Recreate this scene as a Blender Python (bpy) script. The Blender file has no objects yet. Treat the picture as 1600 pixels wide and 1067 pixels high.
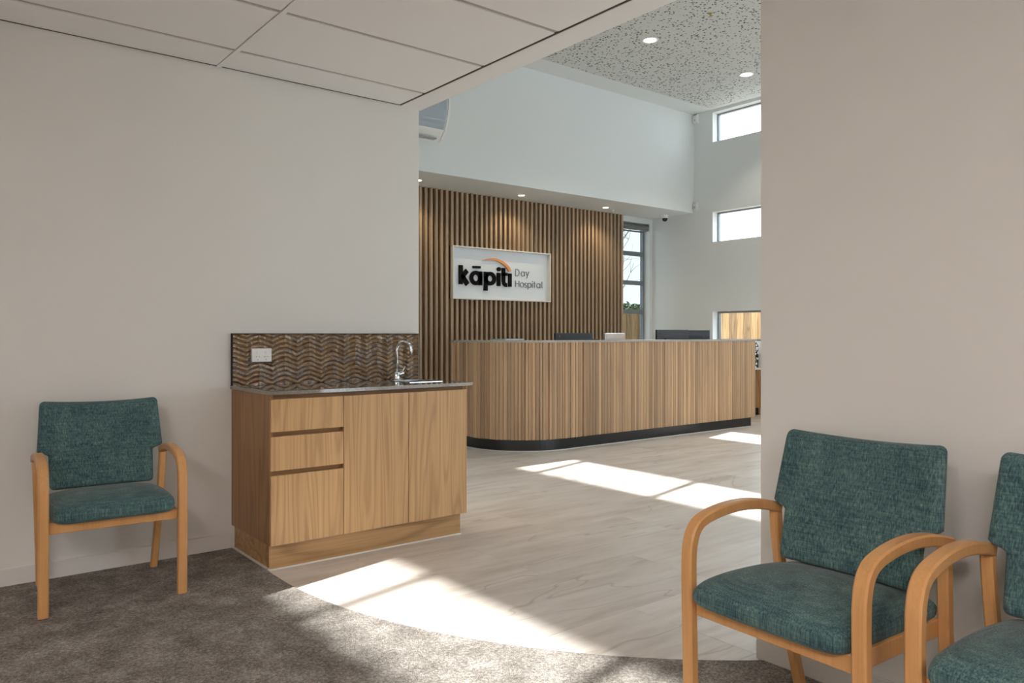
import bpy, bmesh, math, random
from mathutils import Vector, Matrix
random.seed(7)
sc = bpy.context.scene
COL = sc.collection
PI = math.pi

# ------------------------------------------------------------------ camera
cam_d = bpy.data.cameras.new('camera')
cam = bpy.data.objects.new('camera', cam_d)
COL.objects.link(cam)
cam.location = (0, 0, 1.2)
cam.rotation_euler = (PI / 2, 0, -math.radians(38.544))
cam_d.sensor_fit = 'HORIZONTAL'
cam_d.sensor_width = 36.0
cam_d.lens = 36.0 * 1202.8 / 1600.0
cam_d.shift_y = -9.75 / 1600.0
cam_d.clip_start = 0.05
cam_d.clip_end = 300
sc.camera = cam

# ------------------------------------------------------------------ world, sun, exposure
world = bpy.data.worlds.new('overcast_sky')
sc.world = world
world.use_nodes = True
wn = world.node_tree.nodes
bg = wn['Background']
bg.inputs['Color'].default_value = (0.80, 0.90, 1.0, 1)
bg.inputs['Strength'].default_value = 2.9

sun_d = bpy.data.lights.new('sun', 'SUN')
sun_d.energy = 11.5
sun_d.angle = math.radians(0.6)
sun_d.color = (1.0, 0.965, 0.925)
sun = bpy.data.objects.new('sun', sun_d)
COL.objects.link(sun)
sun.location = (30, 10, 16)
sun.rotation_euler = Vector((-1.0, -0.24, -0.526)).to_track_quat('-Z', 'Y').to_euler()

sc.view_settings.view_transform = 'Standard'
sc.view_settings.look = 'None'
sc.view_settings.gamma = 1.0
sc.view_settings.use_curve_mapping = False
sc.view_settings.exposure = 0.85
sc.cycles.use_denoising = True
sc.cycles.max_bounces = 9
sc.cycles.diffuse_bounces = 6
sc.cycles.transparent_max_bounces = 12
sc.cycles.sample_clamp_indirect = 8.0
sc.cycles.caustics_reflective = False
sc.cycles.caustics_refractive = False

# ------------------------------------------------------------------ materials
MATS = {}


def srgb(r, g, b):
    f = lambda c: (c / 255 / 12.92) if c / 255 <= 0.04045 else ((c / 255 + 0.055) / 1.055) ** 2.4
    return (f(r), f(g), f(b), 1)


def base_mat(name, col, rough=0.6, metal=0.0, spec=0.5):
    m = bpy.data.materials.new(name)
    m.use_nodes = True
    b = m.node_tree.nodes['Principled BSDF']
    b.inputs['Base Color'].default_value = col
    b.inputs['Roughness'].default_value = rough
    b.inputs['Metallic'].default_value = metal
    b.inputs['Specular IOR Level'].default_value = spec
    MATS[name] = m
    return m, m.node_tree, b


def N(nt, t, **kw):
    n = nt.nodes.new(t)
    for k, v in kw.items():
        setattr(n, k, v)
    return n


def mathn(nt, op, a, b=None, clamp=False):
    n = nt.nodes.new('ShaderNodeMath')
    n.operation = op
    n.use_clamp = clamp
    for i, v in enumerate((a, b)):
        if v is None:
            continue
        if isinstance(v, (int, float)):
            n.inputs[i].default_value = v
        else:
            nt.links.new(v, n.inputs[i])
    return n.outputs[0]


def ramp(nt, fac, stops):
    r = nt.nodes.new('ShaderNodeValToRGB')
    e = r.color_ramp.elements
    while len(e) < len(stops):
        e.new(0.5)
    for el, (p, c) in zip(e, stops):
        el.position = p
        el.color = c
    nt.links.new(fac, r.inputs[0])
    return r.outputs[0]


def coords(nt, scale, rnd=True):
    tc = nt.nodes.new('ShaderNodeTexCoord')
    mp = nt.nodes.new('ShaderNodeMapping')
    mp.inputs['Scale'].default_value = scale
    nt.links.new(tc.outputs['Object'], mp.inputs['Vector'])
    if rnd:
        oi = nt.nodes.new('ShaderNodeObjectInfo')
        v = nt.nodes.new('ShaderNodeVectorMath')
        v.operation = 'SCALE'
        v.inputs[0].default_value = (13.7, 7.3, 23.1)
        nt.links.new(oi.outputs['Random'], v.inputs['Scale'])
        nt.links.new(v.outputs[0], mp.inputs['Location'])
    return mp.outputs[0]


def noise(nt, vec, scale, detail=4, rough=0.5, dist=0.0):
    n = nt.nodes.new('ShaderNodeTexNoise')
    n.inputs['Scale'].default_value = scale
    n.inputs['Detail'].default_value = detail
    n.inputs['Roughness'].default_value = rough
    n.inputs['Distortion'].default_value = dist
    nt.links.new(vec, n.inputs['Vector'])
    return n.outputs['Fac']


def mix(nt, fac, a, b, mode='MIX'):
    n = nt.nodes.new('ShaderNodeMix')
    n.data_type = 'RGBA'
    n.blend_type = mode
    for s, v in (('Factor', fac), ('A', a), ('B', b)):
        sock = [i for i in n.inputs if i.name == s and (i.type == 'RGBA' or (s == 'Factor' and i.type == 'VALUE'))][0]
        if isinstance(v, (int, float)):
            sock.default_value = v
        elif isinstance(v, tuple):
            sock.default_value = v
        else:
            nt.links.new(v, sock)
    return [o for o in n.outputs if o.type == 'RGBA'][0]


def bump(nt, b, height, strength=0.2, dist=0.01):
    n = nt.nodes.new('ShaderNodeBump')
    n.inputs['Strength'].default_value = strength
    n.inputs['Distance'].default_value = dist
    nt.links.new(height, n.inputs['Height'])
    nt.links.new(n.outputs[0], b.inputs['Normal'])


def wood(name, dark, light, grain, rough=0.45, fig=9.0, tone=0.0, fscale=3.0, amt=0.22):
    """grain: 0,1,2 = axis the grain runs along (object space)"""
    m, nt, b = base_mat(name, light, rough, spec=0.35)
    s1 = [5.0, 5.0, 5.0]; s1[grain] = 0.45
    s2 = [150.0, 150.0, 150.0]; s2[grain] = 1.6
    s3 = [26.0, 26.0, 26.0]; s3[grain] = 0.5
    n1 = noise(nt, coords(nt, s1), fscale * 0.35, 2, 0.45, 0.15)
    n2 = noise(nt, coords(nt, s2), 1.0, 4, 0.65)
    n3 = noise(nt, coords(nt, s3), 1.0, 3, 0.55)
    sn = mathn(nt, 'SINE', mathn(nt, 'MULTIPLY', n1, fig * 13.0))
    sn = mathn(nt, 'MULTIPLY_ADD', sn, 0.5)
    sn.node.inputs[2].default_value = 0.5
    f = mathn(nt, 'ADD', mathn(nt, 'MULTIPLY', n2, 0.55), mathn(nt, 'MULTIPLY', n3, 0.45))
    f = mathn(nt, 'SUBTRACT', f, mathn(nt, 'MULTIPLY', mathn(nt, 'POWER', sn, 3.0), amt))
    c = ramp(nt, f, [(0.22, dark), (0.62, light)])
    if tone > 0:
        oi = nt.nodes.new('ShaderNodeObjectInfo')
        c2 = ramp(nt, oi.outputs['Random'], [(0.0, (1 - tone, 1 - tone, 1 - tone * 0.9, 1)), (1.0, (1.0 + tone * .3, 1.0 + tone * .3, 1.0 + tone * .3, 1))])
        c = mix(nt, 1.0, c, c2, 'MULTIPLY')
    nt.links.new(c, b.inputs['Base Color'])
    bump(nt, b, n2, 0.08, 0.002)
    return m


def paint(name, col, rough=0.75):
    m, nt, b = base_mat(name, col, rough, spec=0.3)
    v = coords(nt, (1, 1, 1), False)
    n = noise(nt, v, 260, 2, 0.5)
    bump(nt, b, n, 0.05, 0.001)
    return m


paint('wall_paint', srgb(224, 223, 219))
paint('lobby_paint', srgb(222, 225, 224))
paint('ceiling_paint', srgb(236, 236, 236))
paint('tbar_shaded', srgb(176, 171, 166))  # greyer than the main bars: shadow along the cross bars put into the colour
base_mat('shadow_gap', srgb(104, 98, 92), 0.9)
paint('trim_paint', srgb(222, 220, 217), 0.45)
base_mat('white_plastic', srgb(232, 232, 230), 0.35)
base_mat('grey_plastic', srgb(150, 152, 152), 0.4)
base_mat('dark_gap', srgb(40, 36, 33), 0.9)
base_mat('black_plastic', srgb(22, 22, 24), 0.35)
base_mat('black_gloss', srgb(10, 10, 12), 0.12)
base_mat('black_kick', srgb(14, 15, 18), 0.28)
base_mat('grey_alu', srgb(132, 137, 141), 0.4, 0.3)
base_mat('silver', srgb(200, 202, 205), 0.25, 0.9)
base_mat('chrome', srgb(225, 228, 230), 0.06, 1.0)
base_mat('steel', srgb(205, 207, 208), 0.22, 1.0)
base_mat('sign_white', srgb(226, 231, 235), 0.4)
base_mat('sign_frame', srgb(225, 222, 214), 0.4)
base_mat('letter_black', srgb(9, 9, 10), 0.7, spec=0.15)
base_mat('letter_grey', srgb(120, 124, 128), 0.5)
base_mat('logo_orange', srgb(226, 150, 82), 0.4)
base_mat('sealant', srgb(112, 105, 96), 0.6)
base_mat('brass', srgb(190, 165, 90), 0.35, 0.6)
base_mat('blind_grey', srgb(120, 120, 119), 0.7)
base_mat('screen_glass', srgb(18, 20, 24), 0.1)
base_mat('paper', srgb(235, 235, 232), 0.7)

wood('oak_vertical', srgb(172, 134, 92), srgb(206, 168, 120), 2, 0.42, 7.0, 0.06, 3.0, 0.20)
wood('oak_horizontal', srgb(152, 116, 76), srgb(192, 154, 108), 0, 0.42, 5.0)
wood('oak_side', srgb(134, 98, 62), srgb(170, 128, 84), 2, 0.42, 5.0)
wood('oak_recess', srgb(110, 78, 48), srgb(142, 104, 64), 0, 0.5, 3.0)
wood('strip_timber', srgb(160, 126, 94), srgb(202, 168, 132), 2, 0.45, 2.0, 0.34, 3.0, 0.10)
wood('slat_timber', srgb(152, 127, 102), srgb(182, 157, 130), 2, 0.5, 2.0, 0.12, 3.0, 0.1)
wood('beech', srgb(200, 146, 92), srgb(216, 166, 110), 2, 0.34, 1.2, 0.0, 3.0, 0.1)
wood('fence_timber', srgb(120, 92, 62), srgb(164, 132, 92), 2, 0.8, 5.0, 0.35)
base_mat('slat_backing', srgb(74, 50, 32), 0.8)

# glossy stone benchtop
m, nt, b = base_mat('bench_stone', srgb(118, 112, 104), 0.06, spec=0.9)
v = coords(nt, (1, 1, 1), False)
nt.links.new(ramp(nt, noise(nt, v, 90, 3, .6), [(0.3, srgb(118, 111, 102)), (0.7, srgb(144, 137, 127))]), b.inputs['Base Color'])
m, nt, b = base_mat('counter_stone', srgb(160, 152, 142), 0.3)
nt.links.new(ramp(nt, noise(nt, coords(nt, (1, 1, 1), False), 60, 3, .6), [(0.3, srgb(146, 138, 128)), (0.7, srgb(174, 167, 157))]), b.inputs['Base Color'])

# stone-look vinyl tiles: streaks running along X
m, nt, b = base_mat('vinyl_tile', srgb(190, 180, 168), 0.33, spec=0.45)
vA = coords(nt, (0.55, 2.6, 1.0))
vB = coords(nt, (1.3, 11.0, 1.0))
nA = noise(nt, vA, 1.6, 6, 0.6, 0.5)
nB = noise(nt, vB, 1.5, 5, 0.62, 0.4)
vC = coords(nt, (0.5, 2.0, 1.0))
nC = noise(nt, vC, 1.1, 3, 0.5, 0.5)
f = mathn(nt, 'ADD', mathn(nt, 'MULTIPLY', nA, 0.6), mathn(nt, 'MULTIPLY', nB, 0.4))
c = ramp(nt, f, [(0.34, srgb(192, 182, 172)), (0.5, srgb(217, 209, 201)), (0.66, srgb(231, 226, 220))])
vein = mathn(nt, 'ABSOLUTE', mathn(nt, 'SUBTRACT', nC, 0.56))
vm = ramp(nt, vein, [(0.0, (0.70, 0.66, 0.63, 1)), (0.007, (1, 1, 1, 1))])
c = mix(nt, 0.8, c, vm, 'MULTIPLY')
oi = nt.nodes.new('ShaderNodeObjectInfo')
tv = ramp(nt, oi.outputs['Random'], [(0, (0.96, 0.955, 0.95, 1)), (1, (1.03, 1.03, 1.03, 1))])
c = mix(nt, 1.0, c, tv, 'MULTIPLY')
nt.links.new(c, b.inputs['Base Color'])
bump(nt, b, nB, 0.04, 0.002)
base_mat('tile_joint', srgb(128, 118, 108), 0.7)

# loop pile carpet
m, nt, b = base_mat('carpet_pile', srgb(120, 110, 102), 0.95, spec=0.1)
v = coords(nt, (1, 1, 1), False)
n1 = noise(nt, v, 7, 5, 0.65)
n2 = noise(nt, v, 85, 4, 0.8)
n3 = noise(nt, v, 300, 2, 0.6)
f = mathn(nt, 'ADD', mathn(nt, 'MULTIPLY', n1, 0.38), mathn(nt, 'MULTIPLY', n2, 0.62))
c = ramp(nt, f, [(0.36, srgb(104, 97, 91)), (0.5, srgb(152, 145, 138)), (0.64, srgb(204, 198, 190))])
c = mix(nt, 1.0, c, ramp(nt, n3, [(0.3, (0.6, 0.6, 0.6, 1)), (0.7, (1.25, 1.25, 1.25, 1))]), 'MULTIPLY')
nt.links.new(c, b.inputs['Base Color'])
bump(nt, b, mathn(nt, 'ADD', n2, n3), 0.8, 0.008)

# woven teal upholstery
m, nt, b = base_mat('teal_weave', srgb(70, 104, 100), 0.9, spec=0.15)
vW = coords(nt, (260, 260, 13))
vH = coords(nt, (12, 12, 220))
vL = coords(nt, (10, 10, 3))
w1 = noise(nt, vW, 1.0, 3, 0.6)
w2 = noise(nt, vH, 1.0, 3, 0.6)
w3 = noise(nt, vL, 1.0, 3, 0.6)
f = mathn(nt, 'ADD', mathn(nt, 'ADD', mathn(nt, 'MULTIPLY', w1, 0.55), mathn(nt, 'MULTIPLY', w2, 0.25)), mathn(nt, 'MULTIPLY', w3, 0.2))
c = ramp(nt, f, [(0.36, srgb(40, 60, 70)), (0.48, srgb(68, 97, 100)), (0.60, srgb(100, 128, 124)), (0.70, srgb(148, 165, 158))])
nt.links.new(c, b.inputs['Base Color'])
bump(nt, b, f, 0.35, 0.003)
b.inputs['Sheen Weight'].default_value = 0.15

# iridescent bronze glass scales
m, nt, b = base_mat('bronze_scale', srgb(120, 92, 66), 0.17, 0.35, 0.6)
oi = nt.nodes.new('ShaderNodeObjectInfo')
v = coords(nt, (1, 1, 1))
n1 = noise(nt, v, 22, 4, 0.6, 0.8)
fac = mathn(nt, 'ADD', mathn(nt, 'MULTIPLY', n1, 0.75), mathn(nt, 'MULTIPLY', oi.outputs['Random'], 0.25))
c = ramp(nt, fac, [(0.2, srgb(72, 54, 42)), (0.36, srgb(118, 90, 64)), (0.5, srgb(150, 124, 94)), (0.6, srgb(112, 98, 94)), (0.72, srgb(178, 160, 134)), (0.85, srgb(98, 78, 62))])
nt.links.new(c, b.inputs['Base Color'])
b.inputs['Coat Weight'].default_value = 0.25

# perforated plasterboard
m, nt, b = base_mat('perforated_board', srgb(205, 205, 200), 0.8, spec=0.2)
v = coords(nt, (1, 1, 1), False)
vo = nt.nodes.new('ShaderNodeTexVoronoi')
vo.inputs['Scale'].default_value = 27.0
nt.links.new(v, vo.inputs['Vector'])
sep = nt.nodes.new('ShaderNodeSeparateColor')
nt.links.new(vo.outputs['Color'], sep.inputs[0])
rad = mathn(nt, 'MULTIPLY_ADD', sep.outputs[0], 0.26)
rad.node.inputs[2].default_value = 0.14
hole = mathn(nt, 'LESS_THAN', vo.outputs['Distance'], rad)
c = mix(nt, hole, srgb(206, 207, 204), srgb(80, 79, 77))
nt.links.new(c, b.inputs['Base Color'])

# window glass: clear pane with mirror reflection by Fresnel
def glass(name, tint=(0.96, 0.98, 0.98, 1)):
    m = bpy.data.materials.new(name)
    m.use_nodes = True
    nt = m.node_tree
    nt.nodes.clear()
    o = nt.nodes.new('ShaderNodeOutputMaterial')
    t = nt.nodes.new('ShaderNodeBsdfTransparent')
    t.inputs[0].default_value = tint
    g = nt.nodes.new('ShaderNodeBsdfGlossy')
    g.inputs['Roughness'].default_value = 0.02
    lw = nt.nodes.new('ShaderNodeLayerWeight')
    lw.inputs['Blend'].default_value = 0.5
    p5 = mathn(nt, 'POWER', lw.outputs['Facing'], 5.0)
    fo = mathn(nt, 'MULTIPLY_ADD', p5, 0.9)
    fo.node.inputs[2].default_value = 0.03
    mx = nt.nodes.new('ShaderNodeMixShader')
    nt.links.new(fo, mx.inputs[0])
    nt.links.new(t.outputs[0], mx.inputs[1])
    nt.links.new(g.outputs[0], mx.inputs[2])
    nt.links.new(mx.outputs[0], o.inputs[0])
    MATS[name] = m


glass('window_glass')
glass('tinted_glass', (0.49, 0.50, 0.49, 1))


def emit(name, col, s):
    m = bpy.data.materials.new(name)
    m.use_nodes = True
    b = m.node_tree.nodes['Principled BSDF']
    b.inputs['Base Color'].default_value = col
    b.inputs['Emission Color'].default_value = col
    b.inputs['Emission Strength'].default_value = s
    MATS[name] = m


emit('warm_lamp', (1.0, 0.78, 0.50, 1), 16.0)
emit('white_lamp', (1.0, 0.95, 0.88, 1), 2.0)
emit('fill_glow', (1.0, 0.90, 0.86, 1), 15.5)  # glow of the added fill panels

m, nt, b = base_mat('leaf_green', srgb(84, 104, 62), 0.8)
nt.links.new(ramp(nt, noise(nt, coords(nt, (1, 1, 1)), 14, 4, .6), [(0.3, srgb(60, 80, 50)), (0.7, srgb(120, 138, 92))]), b.inputs['Base Color'])
m, nt, b = base_mat('bark', srgb(96, 80, 68), 0.9)
m, nt, b = base_mat('ground_gravel', srgb(150, 146, 136), 0.95)
nt.links.new(ramp(nt, noise(nt, coords(nt, (1, 1, 1), False), 40, 4, .6), [(0.3, srgb(126, 120, 110)), (0.7, srgb(176, 170, 160))]), b.inputs['Base Color'])
m, nt, b = base_mat('pattern_card', srgb(235, 235, 232), 0.6)
vo = nt.nodes.new('ShaderNodeTexVoronoi')
vo.feature = 'DISTANCE_TO_EDGE'
vo.distance = 'EUCLIDEAN'
vo.inputs['Scale'].default_value = 16
nt.links.new(coords(nt, (1, 1, 1), False), vo.inputs['Vector'])
nt.links.new(mix(nt, mathn(nt, 'LESS_THAN', vo.outputs['Distance'], 0.12), srgb(235, 235, 232), srgb(16, 16, 18)), b.inputs['Base Color'])

# ------------------------------------------------------------------ builders
WL = {}


def wloc(o):
    return WL.get(o.name, Vector((0, 0, 0)))


def tag(o, label=None, cat=None, group=None, kind=None):
    if label: o['label'] = label
    if cat: o['category'] = cat
    if group: o['group'] = group
    if kind: o['kind'] = kind
    return o


def empty(name, loc, label=None, cat=None, group=None, kind=None):
    o = bpy.data.objects.new(name, None)
    o.empty_display_size = 0.1
    COL.objects.link(o)
    o.location = loc
    WL[o.name] = Vector(loc)
    return tag(o, label, cat, group, kind)


def link_mesh(name, me, loc, parent=None):
    o = bpy.data.objects.new(name, me)
    COL.objects.link(o)
    loc = Vector(loc)
    if parent is not None:
        o.parent = parent
        o.location = loc - wloc(parent)
    else:
        o.location = loc
    WL[o.name] = loc
    return o


def part(name, bm, mat, parent=None, smooth=False, bevel=0.0, seg=2):
    """one bmesh in world coordinates -> one object, origin at its own base centre"""
    xs = [v.co.x for v in bm.verts]; ys = [v.co.y for v in bm.verts]; zs = [v.co.z for v in bm.verts]
    org = Vector(((min(xs) + max(xs)) / 2, (min(ys) + max(ys)) / 2, min(zs)))
    bmesh.ops.translate(bm, verts=bm.verts, vec=-org)
    if bevel > 0:
        bmesh.ops.bevel(bm, geom=list(bm.edges), offset=bevel, segments=seg, profile=0.5, affect='EDGES', clamp_overlap=True)
    bmesh.ops.recalc_face_normals(bm, faces=bm.faces)
    me = bpy.data.meshes.new(name)
    bm.to_mesh(me)
    bm.free()
    me.materials.append(MATS[mat])
    if smooth:
        for p in me.polygons:
            p.use_smooth = True
        if smooth != True:
            me.set_sharp_from_angle(angle=math.radians(smooth))
    return link_mesh(name, me, org, parent)


def box(bm, x0, x1, y0, y1, z0, z1):
    vs = [bm.verts.new((x, y, z)) for x in (x0, x1) for y in (y0, y1) for z in (z0, z1)]
    for f in ((0, 1, 3, 2), (4, 6, 7, 5), (0, 4, 5, 1), (2, 3, 7, 6), (0, 2, 6, 4), (1, 5, 7, 3)):
        bm.faces.new([vs[i] for i in f])
    return bm


def BX(*a):
    return box(bmesh.new(), *a)


def boxes(lst):
    bm = bmesh.new()
    for a in lst:
        box(bm, *a)
    return bm


def grid_wall(axis, p0, p1, ua, va, holes):
    """wall slab between p0,p1 on axis ('x' or 'y' or 'z'), spanning ua x va, with rectangular holes cut out"""
    us = sorted(set([ua[0], ua[1]] + [h[i] for h in holes for i in (0, 1)]))
    vs = sorted(set([va[0], va[1]] + [h[i] for h in holes for i in (2, 3)]))
    bm = bmesh.new()
    cache = {}

    def V(i, j, k):
        if (i, j, k) not in cache:
            p = (p0, p1)[k]
            cache[(i, j, k)] = bm.verts.new({'x': (p, us[i], vs[j]), 'y': (us[i], p, vs[j]), 'z': (us[i], vs[j], p)}[axis])
        return cache[(i, j, k)]
    nu, nv = len(us) - 1, len(vs) - 1
    solid = [[not any(h[0] - 1e-6 < (us[i] + us[i + 1]) / 2 < h[1] + 1e-6 and h[2] - 1e-6 < (vs[j] + vs[j + 1]) / 2 < h[3] + 1e-6 for h in holes)
              for j in range(nv)] for i in range(nu)]
    for i in range(nu):
        for j in range(nv):
            if not solid[i][j]:
                continue
            for k in (0, 1):
                bm.faces.new([V(i, j, k), V(i + 1, j, k), V(i + 1, j + 1, k), V(i, j + 1, k)])
            for di, dj, e in ((-1, 0, ((i, j), (i, j + 1))), (1, 0, ((i + 1, j), (i + 1, j + 1))), (0, -1, ((i, j), (i + 1, j))), (0, 1, ((i, j + 1), (i + 1, j + 1)))):
                a, c = i + di, j + dj
                if a < 0 or c < 0 or a >= nu or c >= nv or not solid[a][c]:
                    (i0, j0), (i1, j1) = e
                    bm.faces.new([V(i0, j0, 0), V(i1, j1, 0), V(i1, j1, 1), V(i0, j0, 1)])
    return bm


def lathe(bm, prof, cx, cy, n=24, axis='z', cz=0.0):
    """prof: list of (r, h)"""
    rings = []
    for r, hh in prof:
        ring = []
        for k in range(n):
            a = 2 * PI * k / n
            if axis == 'z':
                co = (cx + r * math.cos(a), cy + r * math.sin(a), cz + hh)
            elif axis == 'y':
                co = (cx + r * math.cos(a), cy + hh, cz + r * math.sin(a))
            else:
                co = (cx + hh, cy + r * math.cos(a), cz + r * math.sin(a))
            ring.append(bm.verts.new(co))
        rings.append(ring)
    for a, c in zip(rings, rings[1:]):
        for k in range(n):
            bm.faces.new([a[k], a[(k + 1) % n], c[(k + 1) % n], c[k]])
    bm.faces.new(rings[0])
    bm.faces.new(rings[-1])
    return bm


def tube(bm, pts, r, n=12):
    pts = [Vector(p) for p in pts]
    rings = []
    rs = r if isinstance(r, (list, tuple)) else [r] * len(pts)
    up = Vector((0, 0, 1))
    prev = None
    for i, p in enumerate(pts):
        t = (pts[min(i + 1, len(pts) - 1)] - pts[max(i - 1, 0)]).normalized()
        a = prev if prev is not None else (Vector((1, 0, 0)) if abs(t.z) > 0.9 else up)
        u = (a - t * a.dot(t)).normalized()
        prev = u
        w = t.cross(u)
        rings.append([bm.verts.new(p + rs[i] * (math.cos(2 * PI * k / n) * u + math.sin(2 * PI * k / n) * w)) for k in range(n)])
    for a, c in zip(rings, rings[1:]):
        for k in range(n):
            bm.faces.new([a[k], a[(k + 1) % n], c[(k + 1) % n], c[k]])
    bm.faces.new(rings[0]); bm.faces.new(rings[-1])
    return bm


def spline(pts, n=6):
    out = []
    P = [Vector(p) for p in pts]
    for i in range(len(P) - 1):
        p0 = P[i - 1] if i > 0 else 2 * P[0] - P[1]
        p1, p2 = P[i], P[i + 1]
        p3 = P[i + 2] if i + 2 < len(P) else 2 * P[-1] - P[-2]
        for k in range(n):
            t = k / n
            out.append(0.5 * ((2 * p1) + (-p0 + p2) * t + (2 * p0 - 5 * p1 + 4 * p2 - p3) * t * t + (-p0 + 3 * p1 - 3 * p2 + p3) * t ** 3))
    out.append(P[-1])
    return out


def prism(bm, poly, y0, y1):
    """polygon in (x,z), extruded from y0 to y1"""
    a = [bm.verts.new((x, y0, z)) for x, z in poly]
    c = [bm.verts.new((x, y1, z)) for x, z in poly]
    n = len(poly)
    bm.faces.new(a); bm.faces.new(c)
    for k in range(n):
        bm.faces.new([a[k], a[(k + 1) % n], c[(k + 1) % n], c[k]])
    return bm


def ribbon(bm, pts, w, y0, y1, closed=False):
    """thick stroke along (x,z) points, extruded from y0 to y1"""
    P = [Vector((p[0], p[1])) for p in pts]
    n = len(P)
    L, R = [], []
    for i in range(n):
        if closed:
            t = (P[(i + 1) % n] - P[i - 1]).normalized()
        else:
            t = (P[min(i + 1, n - 1)] - P[max(i - 1, 0)]).normalized()
        nn = Vector((-t.y, t.x)) * w / 2
        L.append(P[i] + nn); R.append(P[i] - nn)
    vs = []
    for i in range(n):
        vs.append([bm.verts.new((q.x, y, q.y)) for q, y in ((L[i], y0), (R[i], y0), (R[i], y1), (L[i], y1))])
    for i in range(n if closed else n - 1):
        a, c = vs[i], vs[(i + 1) % n]
        for k in range(4):
            bm.faces.new([a[k], a[(k + 1) % 4], c[(k + 1) % 4], c[k]])
    if not closed:
        bm.faces.new(vs[0]); bm.faces.new(vs[-1])
    return bm


def arc(cx, cz, rx, rz, a0, a1, n=16):
    return [(cx + rx * math.cos(math.radians(a0 + (a1 - a0) * k / n)), cz + rz * math.sin(math.radians(a0 + (a1 - a0) * k / n))) for k in range(n + 1)]


def struct(name, bm, mat, label=None, **kw):
    o = part(name, bm, mat, **kw)
    return tag(o, label, None, None, 'structure')


# ------------------------------------------------------------------ dimensions (metres)
YW = 4.366          # left wall face
XR = 2.492          # right wall face (chairs stand against it)
XB = 2.706          # lobby face of the dividing beam
ZC = 2.69           # waiting-area ceiling
XW = 10.195         # window wall face
YF = 8.90           # far wall face
YS = 8.84           # front of the timber slats
YB = 8.01           # bulkhead face
ZS = 3.20           # bulkhead soffit
ZH = 4.81           # high lobby ceiling
X0, Y0 = -3.2, -3.0  # back corner of the waiting area
YL = -3.0           # lobby entrance end

# ------------------------------------------------------------------ floor
floor = struct('floor', BX(X0 - .2, XW + .25, YL - .2, YF + .3, -0.12, -0.004), 'tile_joint')
TW, TD = 1.22, 0.61
tm = bmesh.new()
box(tm, -TW / 2 + .0009, TW / 2 - .0009, -TD / 2 + .0009, TD / 2 - .0009, 0, 0.0045)
tme = bpy.data.meshes.new('vinyl_tile')
bmesh.ops.recalc_face_normals(tm, faces=tm.faces)
tm.to_mesh(tme); tm.free()
tme.materials.append(MATS['vinyl_tile'])
row = 0
y = 1.70 - 6 * TD
while y < YF + .3:
    off = (row % 2) * TW / 2
    x = 2.525 - 1 * TW - off + TW / 2
    while x - TW / 2 < XW:
        if x + TW / 2 > 1.4 and y + TD / 2 > -2.9 and not (x + TW / 2 < 2.5 and y > 4.5):
            link_mesh('vinyl_tile', tme, (x, y + TD / 2, -0.0045), floor)
        x += TW
    y += TD
    row += 1

# carpet with the curved edge against the vinyl
bm = bmesh.new()
pts = [(X0, Y0), (XR + .1, Y0), (XR + .1, 1.55)]
CX, CY, CR = 3.965, 3.65, 2.505
a0 = math.atan2(1.63 - CY, 2.484 - CX); a1 = -PI
for k in range(49):
    a = a0 + ((a1 if a0 < 0 else PI) - a0) * k / 48
    pts.append((CX + CR * math.cos(a), CY + CR * math.sin(a)))
pts += [(1.46, YW + .1), (X0, YW + .1)]
lo = [bm.verts.new((x, y, 0.0)) for x, y in pts]
hi = [bm.verts.new((x, y, 0.009)) for x, y in pts]
bm.faces.new(lo); bm.faces.new(hi)
for k in range(len(pts)):
    bm.faces.new([lo[k], lo[(k + 1) % len(pts)], hi[(k + 1) % len(pts)], hi[k]])
carpet = part('carpet', bm, 'carpet_pile')
tag(carpet, 'mottled grey brown carpet with a curved edge against the pale floor', None, None, 'structure')
bm = bmesh.new()
ep = [Vector((x, y, 0.003)) for x, y in pts[3:-2]]
tube(bm, ep, 0.0045, 6)
part('carpet_edge_trim', bm, 'sealant', carpet)

# ------------------------------------------------------------------ waiting-area walls
wall_left = struct('wall_left', BX(X0, 2.690, YW, YW + .16, 0, ZC + .1), 'wall_paint')
wall_right = struct('wall_right', BX(XR, XB, YL, 1.652, 0, ZC + .1), 'wall_paint')
struct('wall_rear', BX(X0 - .2, XW + .25, Y0 - .2, Y0, 0, ZH + .1) if False else BX(X0 - .2, XR, Y0 - .2, Y0, 0, ZC + .2), 'wall_paint')
struct('wall_side', BX(X0 - .2, X0, Y0, YW + .16, 0, ZC + .2), 'wall_paint')


def baseboard(name, a):
    bm = BX(*a)
    return struct(name, bm, 'trim_paint', bevel=0.003, seg=1)


baseboard('baseboard_left', (X0, 1.458, YW - .013, YW, 0.006, 0.092))
baseboard('baseboard_right', (XR - .013, XR, Y0, 1.665, 0.006, 0.092))
baseboard('baseboard_end', (XR, XB + .013, 1.652, 1.665, 0.0, 0.092))

# beam / ceiling edge along the opening and the lobby wall above it
struct('trim_1', BX(2.552, XB, Y0, YW + .16, ZC, ZC + .2), 'ceiling_paint')
struct('wall_lobby_near', BX(XB - .15, XB, YL, YF, ZC + .2, ZH + .2), 'lobby_paint')
struct('wall_lobby_left', BX(XB - .15, XB, YW + .16, YF, 0, ZC + .2), 'lobby_paint')

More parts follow.
